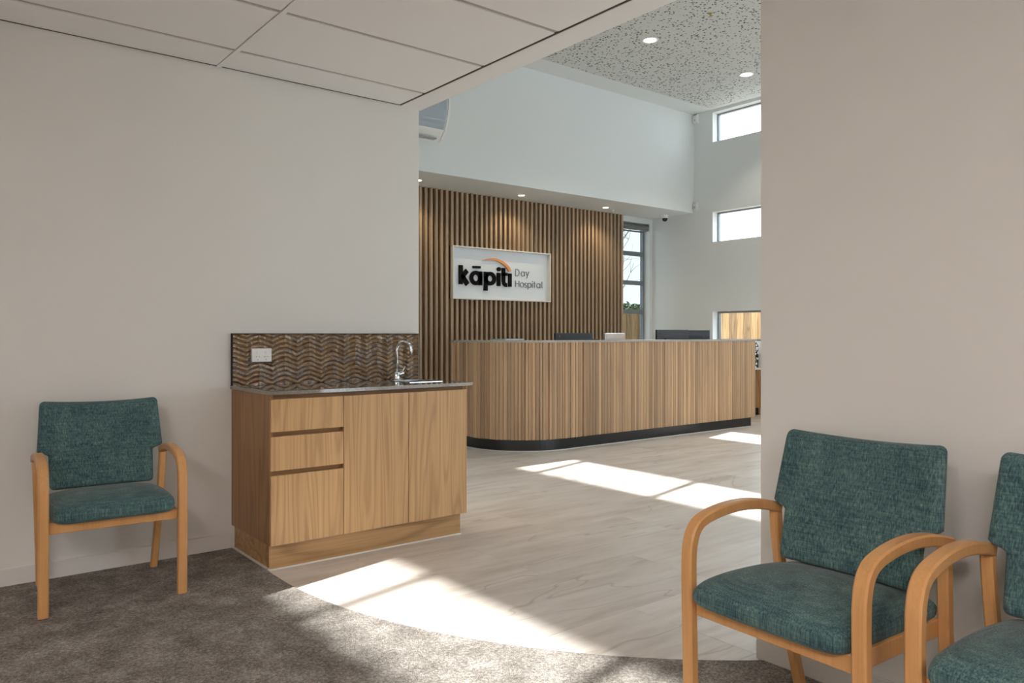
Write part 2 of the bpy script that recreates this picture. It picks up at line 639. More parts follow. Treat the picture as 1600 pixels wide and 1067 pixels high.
# suspended ceiling: tiles and T-bars, each a piece
ceiling = struct('ceiling', BX(X0, 2.552, Y0, YW, ZC + .05, ZC + .2), 'dark_gap')
xs = [1.39 + 1.2 * k for k in range(-4, 1)]
ys = [4.06 - 0.614 * k for k in range(0, 12)]
xe = [X0] + [x for x in xs if x > X0 + .1] + [2.552]
ye = [YW] + [y for y in ys if y > Y0 + .1] + [Y0]
fill_cells = {(1, 7), (1, 9), (2, 10)}  # cells given an added fill panel, unseen behind the camera
B = 0.012
cell_mesh = {}
for i in range(len(xe) - 1):
    for j in range(len(ye) - 1):
        xa, xb_, ya, yb_ = xe[i] + B, xe[i + 1] - B, ye[j + 1] + B, ye[j] - B
        if (i, j) in fill_cells:
            r = empty('fill_panel', ((xa + xb_) / 2, (ya + yb_) / 2, ZC), 'added fill light panel in the low ceiling behind the camera, %s of the three' % {(1, 7): 'nearest the left wall', (1, 9): 'the middle one', (2, 10): 'farthest from the left wall'}[(i, j)], 'light', 'added fill panels over the waiting area')
            part('frame', boxes([(xa, xb_, ya, ya + .02, ZC - .001, ZC + .04), (xa, xb_, yb_ - .02, yb_, ZC - .001, ZC + .04), (xa, xa + .02, ya + .02, yb_ - .02, ZC - .001, ZC + .04), (xb_ - .02, xb_, ya + .02, yb_ - .02, ZC - .001, ZC + .04)]), 'white_plastic', r)
            part('diffuser', BX(xa + .02, xb_ - .02, ya + .02, yb_ - .02, ZC + .004, ZC + .03), 'fill_glow', r)
            continue
        key = (round(xb_ - xa - .007, 3), round(yb_ - ya - .007, 3))
        if key not in cell_mesh:
            bm = bmesh.new()
            box(bm, -key[0] / 2, key[0] / 2, -key[1] / 2, key[1] / 2, 0, 0.018)
            bmesh.ops.recalc_face_normals(bm, faces=bm.faces)
            me = bpy.data.meshes.new('ceiling_tile')
            bm.to_mesh(me); bm.free()
            me.materials.append(MATS['ceiling_paint'])
            cell_mesh[key] = me
        link_mesh('ceiling_tile', cell_mesh[key], ((xa + xb_) / 2, (ya + yb_) / 2, ZC + .003), ceiling)
for x in xe[1:-1]:
    part('t_bar', BX(x - B, x + B, Y0, YW, ZC - .002, ZC + .05), 'ceiling_paint', ceiling)
for i in range(len(xe) - 1):
    for y in ye[1:-1]:
        part('t_bar', BX(xe[i] + B, xe[i + 1] - B, y - B, y + B, ZC + .008, ZC + .05), 'tbar_shaded', ceiling)  # cross bars carry their shadow as a greyer colour
part('shadow_strip', BX(X0, 2.552 - .004, YW - .010, YW - .004, ZC + .002, ZC + .05), 'shadow_gap', ceiling)  # dark strip painted as the shadow line at the wall top
part('shadow_strip', BX(2.552 - .007, 2.552 - .003, Y0, YW - .012, ZC + .001, ZC + .05), 'shadow_gap', ceiling)  # same painted shadow line along the beam edge

# ------------------------------------------------------------------ lobby shell
WY0, WY1 = 1.30, 7.64
WZ = [(1.11, 1.585), (2.692, 3.173), (4.29, 4.764)]
struct('wall_window', grid_wall('x', XW, XW + .19, (YL - .2, YF + .12), (0, ZH + .2), [(WY0, WY1, a, c) for a, c in WZ]), 'lobby_paint')
wall_far = struct('wall_far', grid_wall('y', YF, YF + .19, (XB - .15, XW), (0, ZS), [(9.45, 10.12, 0.35, 3.11)]), 'lobby_paint')
struct('wall_bulkhead', BX(XB, XW, YB, YF + .22, ZS, ZH + .2), 'lobby_paint')
struct('wall_entrance', grid_wall('y', YL - .2, YL, (XR, XW + .19), (0, ZH + .2), [(4.6, 9.6, 0.05, 2.5)]), 'lobby_paint')

ceil_h = struct('ceiling_lobby', BX(XB, XW, YL, YB, ZH, ZH + .2), 'lobby_paint')
HL = [(7.162, 6.288), (9.143, 6.288), (7.162, 3.7), (9.143, 3.7), (5.18, 3.7)]
part('perforated_panel', BX(3.3, 10.07, -2.4, 7.60, ZH - .012, ZH), 'perforated_board', ceil_h)


# windows in the window wall
def strip_window(name, z0, z1, fw):
    w = empty(name, (XW + .15, (WY0 + WY1) / 2, z0), None, None, None, 'structure')
    xa, xb_ = XW + .125, XW + .18
    fr = part('frame', boxes([(xa, xb_, WY0, WY1, z0, z0 + fw), (xa, xb_, WY0, WY1, z1 - fw, z1), (xa, xb_, WY0, WY0 + fw, z0 + fw, z1 - fw), (xa, xb_, WY1 - fw, WY1, z0 + fw, z1 - fw)]), 'grey_alu', w)
    mull = [6.56, 5.25, 3.94, 2.63]
    for y in mull:
        part('mullion', BX(xa, xb_, y - .03, y + .03, z0 + fw, z1 - fw), 'grey_alu', w)
    e = [WY1 - fw] + mull + [WY0 + fw]
    for a, c in zip(e, e[1:]):
        part('pane', BX(XW + .150, XW + .155, c + (.03 if c in mull else 0), a - (.03 if a in mull else 0), z0 + fw, z1 - fw), 'window_glass', w)
    return w


strip_window('window_1', *WZ[0], 0.032)
strip_window('window_2', *WZ[1], 0.022)
strip_window('window_3', *WZ[2], 0.022)

# tall window beside the slat wall
w4 = empty('window_4', (9.785, YF + .15, 0.35), None, None, None, 'structure')
xa, xb_, ya, yb_ = 9.45, 10.12, YF + .12, YF + .18
part('frame', boxes([(xa, xb_, ya, yb_, .35, .40), (xa, xb_, ya, yb_, 3.06, 3.11), (xa, xa + .04, ya, yb_, .40, 3.06), (xb_ - .04, xb_, ya, yb_, .40, 3.06)]), 'grey_alu', w4)
tz = [1.60, 2.10, 2.60]
for z in tz:
    part('transom', BX(xa + .04, xb_ - .04, ya, yb_, z - .035, z + .035), 'grey_alu', w4)
e = [.40] + tz + [3.06]
for k in range(4):
    part('pane', BX(xa + .04, xb_ - .04, ya + .025, ya + .03, e[k] + (.035 if k else 0), e[k + 1] - (.035 if k < 3 else 0)), 'tinted_glass', w4)
rb = empty('roller_blind', (9.785, YF - .02, 3.0), 'rolled-up grey roller blind at the head of the tall window', 'blind')
bm = bmesh.new(); lathe(bm, [(0.0, 0), (.048, 0), (.048, .62), (0.0, .62)], 9.475, YF + .045, 20, 'x', 3.04)
part('roll', bm, 'blind_grey', rb, smooth=40)
part('bracket', BX(10.097, 10.112, YF + .0, YF + .1, 2.99, 3.11), 'grey_plastic', rb)
part('bracket', BX(9.458, 9.473, YF + .0, YF + .1, 2.99, 3.11), 'grey_plastic', rb)
part('bottom_rail', BX(9.49, 10.08, YF + .085, YF + .10, 2.965, 2.99), 'blind_grey', rb)

# entrance glazing behind the dividing wall
w5 = empty('window_5', (7.1, YL - .1, 0.05), None, None, None, 'structure')
ya, yb_ = YL - .13, YL - .07
part('frame', boxes([(4.6, 9.6, ya, yb_, .05, .11), (4.6, 9.6, ya, yb_, 2.44, 2.5), (4.6, 4.66, ya, yb_, .11, 2.44), (9.54, 9.6, ya, yb_, .11, 2.44)]), 'grey_alu', w5)
ex = [4.66, 5.85, 7.1, 8.35, 9.54]
for x in ex[1:-1]:
    part('mullion', BX(x - .03, x + .03, ya, yb_, .11, 2.44), 'grey_alu', w5)
for a, c in zip(ex, ex[1:]):
    part('pane', BX(a + (.03 if a > 4.7 else 0), c - (.03 if c < 9.5 else 0), YL - .103, YL - .098, .11, 2.44), 'window_glass', w5)

baseboard('baseboard_window', (XW - .013, XW, YL, 6.70, 0.0, 0.092))

# ------------------------------------------------------------------ timber slat wall
SX0, SX1, SY0, SY1 = 5.985, 7.785, 1.705, 2.445    # sign recess
part('slat_backing', boxes([(4.55, SX0, YF - .012, YF, 0, ZS), (SX1, 9.42, YF - .012, YF, 0, ZS), (SX0, SX1, YF - .012, YF, 0, SY0), (SX0, SX1, YF - .012, YF, SY1, ZS)]), 'slat_backing', wall_far)


def slat_mesh(z0, z1):
    bm = BX(-.019, .019, 0, YF - .012 - YS, 0, z1 - z0)
    bmesh.ops.recalc_face_normals(bm, faces=bm.faces)
    me = bpy.data.meshes.new('slat')
    bm.to_mesh(me); bm.free()
    me.materials.append(MATS['slat_timber'])
    return me


s_full, s_up, s_lo = slat_mesh(0, ZS), slat_mesh(SY1, ZS), slat_mesh(0, SY0)
x = 9.40 - .019
PITCH = 0.0848
while x > 4.56:
    if SX0 - .021 < x < SX1 + .021:
        link_mesh('slat', s_up, (x, YS, SY1), wall_far)
        link_mesh('slat', s_lo, (x, YS, 0), wall_far)
    else:
        link_mesh('slat', s_full, (x, YS, 0), wall_far)
    x -= PITCH

# ------------------------------------------------------------------ illuminated-free sign box with letters
sign = empty('wall_sign', ((SX0 + SX1) / 2, YF, SY0), 'white recessed sign with black lettering and orange swoosh on the timber slat wall', 'sign')
YP = YF - .014
t = .016
YFR = YS - .02
part('panel', BX(SX0 + t, SX1 - t, YP, YF - .001, SY0 + t, SY1 - t), 'sign_white', sign)
part('frame', boxes([(SX0, SX1, YFR, YF - .001, SY0, SY0 + t), (SX0, SX1, YFR, YF - .001, SY1 - t, SY1), (SX0, SX0 + t, YFR, YF - .001, SY0 + t, SY1 - t), (SX1 - t, SX1, YFR, YF - .001, SY0 + t, SY1 - t)]), 'sign_frame', sign)
LX, LZ, LS = 6.873, 2.075, 0.99
LT = .026


def T(pts):
    return [(LX + LS * p[0], LZ + LS * p[1]) for p in pts]


def letter(name, strokes, mat, polys=(), closed=(), thick=LT):
    bm = bmesh.new()
    for p, w in strokes:
        ribbon(bm, T(p), w, YP - thick, YP)
    for p, w in closed:
        ribbon(bm, T(p[:-1]), w, YP - thick, YP, True)
    for p in polys:
        prism(bm, T(p), YP - thick, YP)
    return part(name, bm, mat, sign)


KW = .062
letter('letter_k', [([(-.728, .108), (-.728, -.161)], KW), ([(-.722, -.070), (-.620, .036)], .064), ([(-.700, -.050), (-.612, -.160)], .068)], 'letter_black')
letter('letter_a', [([(-.387, .036), (-.387, -.163)], KW), ([(-.52, .091), (-.387, .095)], .034)], 'letter_black',
       closed=[(arc(-.466, -.062, .078, .076, 0, 360, 28), KW * .9)])
letter('letter_p', [([(-.289, .036), (-.289, -.237)], KW)], 'letter_black', closed=[(arc(-.211, -.060, .078, .072, 0, 360, 28), KW * .9)])
letter('letter_i', [([(-.053, .032), (-.053, -.161)], .058)], 'letter_black', polys=[arc(-.05, .086, .034, .031, 0, 342, 19)])
letter('letter_t', [([(.036, .108), (.036, -.09), (.044, -.118), (.062, -.134), (.085, -.140), (.100, -.140)], .058), ([(.004, .015), (.106, .018)], .046)], 'letter_black')
letter('letter_i', [([(.157, .032), (.157, -.162)], .058)], 'letter_black')
letter('swoosh', [], 'logo_orange', polys=[[(-.353, .202), (-.29, .220), (-.224, .232), (-.16, .239), (-.099, .238), (-.03, .223), (.027, .202), (.085, .172), (.13, .140), (.165, .103), (.181, .072), (.16, .060), (.13, .062), (.108, .092), (.078, .124), (.045, .147), (.002, .170), (-.045, .191), (-.099, .206), (-.16, .212), (-.224, .212), (-.29, .207)]])
TWD = .0105
# Day
x, zb = .272, .006
letter('letter_d', [([(x, zb), (x, zb + .098), (x + .028, zb + .098)] + arc(x + .028, zb + .049, .044, .049, 90, -90, 14) + [(x, zb)], TWD)], 'letter_grey', thick=.008)
letter('letter_a', [([(.447, .075), (.447, .006)], TWD)], 'letter_grey', closed=[(arc(.413, .041, .034, .034, 0, 360, 24), TWD)], thick=.008)
letter('letter_y', [([(.476, .078), (.506, .008)], TWD), ([(.534, .080), (.490, -.022)], TWD)], 'letter_grey', thick=.008)
# Hospital
zb = -.160
letter('letter_h', [([(.272, zb), (.272, zb + .094)], TWD), ([(.340, zb), (.340, zb + .094)], TWD), ([(.272, zb + .05), (.340, zb + .05)], TWD)], 'letter_grey', thick=.008)
letter('letter_o', [], 'letter_grey', closed=[(arc(.398, zb + .034, .034, .034, 0, 360, 24), TWD)], thick=.008)
letter('letter_s', [(arc(.470, zb + .049, .018, .017, 40, 265, 12) + arc(.468, zb + .016, .019, .016, 85, -150, 12), TWD)], 'letter_grey', thick=.008)
letter('letter_p', [([(.512, zb + .068), (.512, zb - .030)], TWD)], 'letter_grey', closed=[(arc(.546, zb + .034, .034, .034, 0, 360, 24), TWD)], thick=.008)
letter('letter_i', [([(.604, zb), (.604, zb + .068)], TWD), ([(.604, zb + .084), (.604, zb + .098)], TWD)], 'letter_grey', thick=.008)
letter('letter_t', [([(.643, zb), (.643, zb + .094)], TWD), ([(.622, zb + .066), (.666, zb + .066)], TWD)], 'letter_grey', thick=.008)
letter('letter_a', [([(.757, zb + .068), (.757, zb)], TWD)], 'letter_grey', closed=[(arc(.722, zb + .034, .034, .034, 0, 360, 24), TWD)], thick=.008)
letter('letter_l', [([(.795, zb), (.795, zb + .098)], TWD)], 'letter_grey', thick=.008)


# ------------------------------------------------------------------ downlights and ceiling fittings
def downlight(x, y, z, r, mat, label, group, spot=None):
    t = empty('downlight', (x, y, z), label, 'light', group)
    bm = bmesh.new()
    lathe(bm, [(r * .80, 0), (r, 0), (r, -.006), (r * .88, -.010), (r * .78, -.004), (r * .78, 0)], x, y, 32, 'z', z)
    part('trim_ring', bm, 'white_plastic', t, smooth=40)
    bm = bmesh.new()
    lathe(bm, [(r * .74, -.001), (r * .74, -.006)], x, y, 28, 'z', z)
    part('lens', bm, mat, t)
    if spot:
        l = bpy.data.lights.new('downlight_beam', 'SPOT')
        l.energy, l.color, l.spot_size, l.spot_blend, l.shadow_soft_size = spot
        o = bpy.data.objects.new('downlight_beam', l)
        COL.objects.link(o)
        o.parent = t
        o.location = (0, 0, -.03)
    return t


for x, w in ((5.228, 'by the end of the left wall'), (6.945, 'above the sign'), (8.642, 'at the right end of the slat wall')):
    downlight(x, 8.50, ZS, .055, 'warm_lamp', 'warm downlight in the bulkhead soffit ' + w, 'soffit downlights', (11, (1.0, .80, .50), math.radians(130), .7, .03))
for k, (x, y) in enumerate(HL):
    lab = ['round white downlight in perforated ceiling nearest the low ceiling', 'round white downlight in perforated ceiling nearest the top window'][k] if k < 2 else 'round white lobby downlight in the nearer row, ' + ('middle', 'nearest the windows', 'nearest the beam')[k - 2]
    downlight(x, y, ZH - .012, .10, 'white_lamp', lab, 'lobby ceiling downlights', (30, (1.0, .92, .80), math.radians(110), .5, .06))


def sprinkler(x, y, z, label):
    t = empty('sprinkler', (x, y, z), label, 'sprinkler')
    bm = bmesh.new(); lathe(bm, [(.026, 0), (.026, -.006), (.010, -.010), (.010, -.03)], x, y, 16, 'z', z)
    part('body', bm, 'brass' if z > 4 else 'white_plastic', t, smooth=40)
    bm = bmesh.new(); lathe(bm, [(.018, -.036), (.018, -.038)], x, y, 16, 'z', z)
    part('deflector', bm, 'silver', t)
    for s in (-1, 1):
        bm = bmesh.new(); tube(bm, [(x + s * .009, y, z - .025), (x + s * .012, y, z - .032), (x + s * .004, y, z - .037)], .002, 6)
        part('arm', bm, 'silver', t)


sprinkler(8.93, 8.62, ZS, 'small white sprinkler in soffit beside the right downlight')
sprinkler(7.10, 5.35, ZH - .012, 'small brass fitting in the perforated ceiling near the beam')


# wall sensors and dome camera
def sensor(y, z, w, h, label):
    t = empty('motion_sensor', (XW, y, z - h / 2), label, 'sensor', 'wall sensors by the bulkhead')
    bm = bmesh.new()
    prof = [(0, -h / 2), (.025, -h / 2), (.048, -h * .28), (.055, 0), (.05, h * .4), (.035, h / 2), (0, h / 2)]
    a = [bm.verts.new((XW - d, y - w / 2, z + zz)) for d, zz in prof]
    c = [bm.verts.new((XW - d, y + w / 2, z + zz)) for d, zz in prof]
    bm.faces.new(a); bm.faces.new(c)
    for k in range(len(prof)):
        bm.faces.new([a[k], a[(k + 1) % len(prof)], c[(k + 1) % len(prof)], c[k]])
    part('housing', bm, 'white_plastic', t, bevel=.006)
    bm = bmesh.new(); lathe(bm, [(.010, -.057), (.010, -.050)], XW, y, 12, 'x', z - h * .12)
    part('lens', bm, 'grey_plastic', t)


sensor(7.955, 4.72, .085, .14, 'white motion sensor high on the wall beside the top window')
sensor(7.955, 3.30, .070, .12, 'white motion sensor on the wall at the bulkhead bottom edge')
t = empty('dome_camera', (9.99, 8.45, ZS), 'small white and black dome camera under the bulkhead', 'camera')
bm = bmesh.new(); lathe(bm, [(.055, 0), (.058, -.012), (.055, -.045), (.046, -.052)], 9.99, 8.45, 24, 'z', ZS)
part('housing', bm, 'white_plastic', t, smooth=40)
bm = bmesh.new(); lathe(bm, [(.045, -.052), (.043, -.075), (.032, -.094), (.014, -.104), (.004, -.106)], 9.99, 8.45, 24, 'z', ZS)
part('dome', bm, 'black_gloss', t, smooth=40)

# wall-hung air conditioner on the bulkhead face
t = empty('air_conditioner', (4.55, YB, 3.58), 'white curved wall air conditioner high beyond the end of left wall', 'air conditioner')
ax0, ax1 = 3.9, 5.235
prof = [(0, 4.22), (.20, 4.22), (.235, 4.16), (.245, 4.05), (.235, 3.92), (.205, 3.80), (.155, 3.695), (.06, 3.60), (0, 3.58)]


def acslice(xa, xb_, sh, mat, name):
    bm = bmesh.new()
    a = [bm.verts.new((xa, YB - max(0, d - sh) if d > 0 else YB, z)) for d, z in prof]
    c = [bm.verts.new((xb_, YB - max(0, d - sh) if d > 0 else YB, z)) for d, z in prof]
    bm.faces.new(a); bm.faces.new(c)
    for k in range(len(prof)):
        bm.faces.new([a[k], a[(k + 1) % len(prof)], c[(k + 1) % len(prof)], c[k]])
    return part(name, bm, mat, t)


acslice(ax0 + .03, ax1 - .036, 0, 'white_plastic', 'body')
acslice(ax1 - .030, ax1, -.004, 'white_plastic', 'end_cap')
acslice(ax0, ax0 + .028, -.004, 'white_plastic', 'end_cap')
part('outlet_flap', BX(ax0 + .1, ax1 - .12, YB - .12, YB - .05, 3.585, 3.600), 'grey_plastic', t)
base_mat('front_gloss', srgb(220, 228, 236), 0.3)
bm = bmesh.new()
pp = [(.250, 4.05), (.240, 3.92), (.210, 3.80), (.160, 3.70)]
pp = [(.240, 4.16)] + pp
a = [bm.verts.new((ax0 + .04, YB - d - .002, z)) for d, z in pp]
c = [bm.verts.new((ax1 - .046, YB - d - .002, z)) for d, z in pp]
for k in range(len(pp) - 1):
    bm.faces.new([a[k], a[k + 1], c[k + 1], c[k]])
bmesh.ops.solidify(bm, geom=list(bm.faces), thickness=.006)
part('front_panel', bm, 'front_gloss', t)

# ------------------------------------------------------------------ reception counter
CXc, CYc = 5.46, 6.67
rc = empty('reception_counter', (6.9, 6.5, 0), 'long rounded reception counter clad in vertical timber strips', 'counter')


def cpath(r, xe_, ye_, n=20):
    """outline of the counter front at distance r from the corner centre: left end -> curve -> right end"""
    p = [(CXc - r, ye_)]
    for k in range(n + 1):
        a = PI + (PI / 2) * k / n
        p.append((CXc + r * math.cos(a), CYc + r * math.sin(a)))
    p.append((xe_, CYc - r))
    return p


def counter_slab(ro, ri, xe_, yl, z0, z1):
    o = cpath(ro, xe_, yl); i_ = cpath(ri, xe_, yl)
    bm = bmesh.new()
    rings = []
    for (ax, ay), (bx_, by_) in zip(o, i_):
        rings.append([bm.verts.new(c) for c in ((ax, ay, z0), (ax, ay, z1), (bx_, by_, z1), (bx_, by_, z0))])
    for a, c in zip(rings, rings[1:]):
        for k in range(4):
            bm.faces.new([a[k], a[(k + 1) % 4], c[(k + 1) % 4], c[k]])
    bm.faces.new(rings[0]); bm.faces.new(rings[-1])
    return bm


XE, YEND = 8.875, 7.03
part('body', counter_slab(.688, .60, XE - .02, YEND - .01, .12, 1.125), 'oak_side', rc)
part('kickboard', counter_slab(.68, .62, 8.81, YEND - .06, 0.0, .122), 'black_kick', rc)
part('floor_seal', counter_slab(.686, .68, 8.816, YEND - .06, 0.0, .006), 'sign_frame', rc)
part('countertop', counter_slab(.716, .40, XE + .012, YEND + .008, 1.125, 1.147), 'counter_stone', rc)
rs = random.Random(3)
# strips follow the front by arc length
L1, L2, L3 = YEND - CYc, .70 * PI / 2, XE - CXc
s = 0.0
TOT = L1 + L2 + L3
while s < TOT - .012:
    w = rs.choice((.030, .034, .038, .042)) if s < L1 + L2 + .3 else rs.choice((.036, .045, .055))
    w = min(w, TOT - s)
    m_ = s + w / 2
    d = rs.choice((.008, .014, .020, .026)) if s < L1 + L2 + .35 else rs.choice((.016, .017, .018))
    if m_ < L1:
        px, py, nx, ny = CXc - .688, YEND - m_, -1, 0
    elif m_ < L1 + L2:
        a = PI + (m_ - L1) / .70
        nx, ny = math.cos(a), math.sin(a)
        px, py = CXc + .688 * nx, CYc + .688 * ny
    else:
        px, py, nx, ny = CXc + (m_ - L1 - L2), CYc - .688, 0, -1
    tx, ty = -ny, nx
    bm = bmesh.new()
    hw = w / 2 - .0012
    vs = []
    for zz in (.120, 1.1245):
        for u, n_ in ((-hw, -.002), (hw, -.002), (hw, d - .004), (hw - .003, d), (-hw + .003, d), (-hw, d - .004)):
            vs.append(bm.verts.new((px + tx * u + nx * n_, py + ty * u + ny * n_, zz)))
    bm.faces.new(vs[:6]); bm.faces.new(vs[6:])
    for k in range(6):
        bm.faces.new([vs[k], vs[(k + 1) % 6], vs[6 + (k + 1) % 6], vs[6 + k]])
    part('timber_strip', bm, 'strip_timber', rc)
    s += w
part('end_panel', BX(XE - .02, XE, CYc - .70, CYc - .40, .12, 1.1245), 'oak_vertical', rc)

# desks behind the counter
d1 = empty('reception_desk', (7.2, 6.65, 0), 'white-topped work desk behind the reception counter', 'desk')
part('desktop', BX(5.6, 8.84, 6.285, 6.95, .70, .73), 'white_plastic', d1)
for x in (5.65, 7.2, 8.8):
    part('leg_panel', BX(x, x + .03, 6.32, 6.93, 0, .70), 'oak_side', d1)
d2 = empty('side_desk', (9.6, 7.0, 0), 'white-topped side desk against the window wall past the counter end', 'desk')
part('desktop', BX(8.95, XW - .005, 6.70, 7.35, .685, .715), 'white_plastic', d2)
part('front_panel', BX(8.97, XW - .016, 6.73, 6.76, .115, .685), 'oak_side', d2)
part('kickboard', BX(8.97, XW - .016, 6.77, 6.80, 0.0, .125), 'black_kick', d2)
part('side_panel', BX(8.97, 9.0, 6.76, 7.32, 0.0, .685), 'oak_side', d2)
part('side_panel', BX(XW - .05, XW - .02, 6.76, 7.32, 0.0, .685), 'oak_side', d2)


def monitor(x, y, top, w, hgt, rot, label, deskz=.73):
    t = bpy.data.objects.new('monitor', None); COL.objects.link(t)
    t.location = (x, y, deskz); t.rotation_euler = (0, 0, rot)
    tag(t, label, 'monitor', 'monitors behind the reception counter')
    WL[t.name] = Vector((0, 0, 0))
    tz_ = top - deskz

    def P(nm, bm, mat, **k):
        o = part(nm, bm, mat, t, **k)
        return o
    # built facing +y (towards the staff side); back towards the camera
    P('back_shell', BX(-w / 2, w / 2, -.016, .014, tz_ - hgt, tz_), 'black_plastic', bevel=.006)
    P('back_housing', BX(-w * .28, w * .28, -.045, -.014, tz_ - hgt * .85, tz_ - hgt * .30), 'black_plastic', bevel=.010)
    P('screen', BX(-w / 2 + .012, w / 2 - .012, .013, .017, tz_ - hgt + .018, tz_ - .012), 'screen_glass')
    bm = bmesh.new(); tube(bm, arc3, .004, 8)
    P('badge', bm, 'silver')
    P('neck', BX(-.03, .03, -.06, -.030, .012, tz_ - hgt * .45), 'black_plastic', bevel=.004)
    P('foot', BX(-.12, .12, -.12, .09, 0, .014), 'black_plastic', bevel=.004)
    for o in t.children:
        if o.name.startswith('badge'):
            o.location = (-w * .40, -.017, tz_ - .05)
    return t


arc3 = [(.0, 0, -.012), (.006, 0, 0.0), (0, 0, .012)]
monitor(6.20, 6.62, 1.227, .60, .34, 0.0, 'black monitor rising above the counter in front of the slats')
mon2 = monitor(6.86, 6.60, 1.227, .44, .28, 0.18, 'silver-backed monitor with bright glare beside the slat wall end')
for o in mon2.children:
    if o.name.startswith('back_shell'):
        o.data.materials[0] = MATS['silver']
monitor(7.95, 6.60, 1.272, .64, .37, 0.0, 'black monitor above counter in front of the pale wall')
monitor(8.46, 6.66, 1.268, .46, .30, -0.55, 'angled black monitor above counter next to the low window')
# desktop tray on the counter ledge
t = empty('document_tray', (5.2, 6.5, 1.147), 'thin clear document tray lying on the counter top left end', 'tray')
part('base', BX(5.03, 5.28, 6.42, 6.70, 1.147, 1.151), 'silver', t)
part('rim', boxes([(5.03, 5.28, 6.42, 6.424, 1.151, 1.163), (5.03, 5.034, 6.424, 6.70, 1.151, 1.163)]), 'silver', t)

# office chair behind counter
t = empty('office_chair', (7.33, 7.30, 0), 'black office chair barely showing above counter below the tall window', 'chair')
bm = bmesh.new()
for k in range(5):
    a = 2 * PI * k / 5
    tube(bm, [(7.33, 7.30, .10), (7.33 + .28 * math.cos(a), 7.30 + .28 * math.sin(a), .065)], [.022, .014], 8)
part('base', bm, 'black_plastic', t)
for k in range(5):
    a = 2 * PI * k / 5
    bm = bmesh.new(); lathe(bm, [(.028, -.02), (.028, .02)], 7.33 + .28 * math.cos(a), 7.30 + .28 * math.sin(a), 14, 'y', .029)
    part('caster', bm, 'black_plastic', t)
bm = bmesh.new(); tube(bm, [(7.33, 7.30, .10), (7.33, 7.30, .44)], .028, 12)
part('column', bm, 'black_plastic', t)
part('seat', BX(7.09, 7.57, 7.06, 7.54, .44, .52), 'black_plastic', t, bevel=.03, seg=3)
bm = BX(7.11, 7.55, 7.54, 7.60, .60, 1.150)
part('backrest', bm, 'black_plastic', t, bevel=.025, seg=3)
bm = bmesh.new(); tube(bm, [(7.33, 7.45, .46), (7.33, 7.62, .50), (7.33, 7.61, .80)], .02, 10)
part('back_support', bm, 'black_plastic', t)

# patterned holder on the side desk
t = empty('magazine_holder', (10.03, 6.80, .715), 'black and white patterned holder on side desk past the counter end', 'holder')
part('shell', boxes([(9.985, 9.995, 6.72, 6.98, .715, 1.09), (10.065, 10.075, 6.72, 6.98, .715, 1.09), (9.995, 10.065, 6.72, 6.73, .715, 1.09), (9.995, 10.065, 6.97, 6.98, .715, 1.09), (9.995, 10.065, 6.73, 6.97, .715, .725)]), 'pattern_card', t)
part('papers', BX(10.0, 10.05, 6.735, 6.965, .725, 1.03), 'paper', t)

# ------------------------------------------------------------------ sink cabinet
CX0, CX1, CYF = 1.463, 2.664, 3.78
cab = empty('sink_cabinet', (2.06, 4.07, 0), 'oak veneer sink cabinet with three drawers and two doors against left wall', 'cabinet')
part('carcass', boxes([(CX0, CX0 + .018, CYF + .021, YW - .001, .135, .898), (CX1 - .018, CX1, CYF + .021, YW - .001, .135, .898), (CX0 + .018, CX1 - .018, CYF + .03, YW - .001, .135, .153), (CX0 + .018, CX1 - .018, YW - .012, YW - .001, .153, .898),
                       (1.861 - .009, 1.861 + .009, CYF + .03, YW - .012, .153, .86), (2.2635 - .009, 2.2635 + .009, CYF + .03, YW - .012, .153, .70)]), 'oak_side', cab)
part('recess_rail', BX(CX0 + .018, CX1 - .018, CYF + .024, CYF + .040, .845, .898), 'oak_recess', cab)
for z in (.502, .699):
    part('recess_rail', BX(CX0 + .018, 1.852, CYF + .024, CYF + .040, z - .035, z + .035), 'oak_recess', cab)
G = .0018
for z0, z1 in ((.137, .490), (.514, .687), (.711, .876)):
    part('drawer', BX(CX0, 1.861 - G, CYF, CYF + .02, z0, z1), 'oak_vertical', cab, bevel=.0008, seg=1)
for xa, xb_ in ((1.861 + G, 2.2635 - G), (2.2635 + G, CX1)):
    part('door', BX(xa, xb_, CYF, CYF + .02, .137, .876), 'oak_vertical', cab, bevel=.0008, seg=1)
part('plinth', boxes([(1.475, 2.655, 3.836, 3.854, .0, .135), (1.475, 1.493, 3.854, YW - .015, .0, .135), (2.637, 2.655, 3.854, YW - .015, .0, .135)]), 'oak_horizontal', cab)
part('floor_seal', boxes([(1.470, 2.660, 3.831, 3.836, 0, .007), (1.469, 1.475, 3.831, YW - .015, 0, .013)]), 'sign_frame', cab)

# benchtop with a sink cut-out
BZ0, BZ1 = .899, .917
SKX0, SKX1, SKY0, SKY1 = 2.395, 2.60, 3.98, 4.20
HX0, HX1, HY0, HY1 = SKX0 - .002, SKX1 + .002, SKY0 - .002, SKY1 + .002
bt = part('benchtop', grid_wall('z', BZ0, BZ1, (1.455, 2.700), (CYF - .012, YW), [(HX0, HX1, HY0, HY1)]), 'bench_stone')
tag(bt, 'glossy grey-brown stone benchtop on the oak sink cabinet', 'benchtop')
sk = empty('sink', (2.5, 4.1, .78), 'small stainless steel sink set in the benchtop below the tap', 'sink')
q = .004
part('bowl', boxes([(SKX0, SKX0 + q, SKY0, SKY1, .78, BZ1 - .001), (SKX1 - q, SKX1, SKY0, SKY1, .78, BZ1 - .001), (SKX0 + q, SKX1 - q, SKY0, SKY0 + q, .78, BZ1 - .001), (SKX0 + q, SKX1 - q, SKY1 - q, SKY1, .78, BZ1 - .001), (SKX0 + q, SKX1 - q, SKY0 + q, SKY1 - q, .78, .784)]), 'steel', sk)
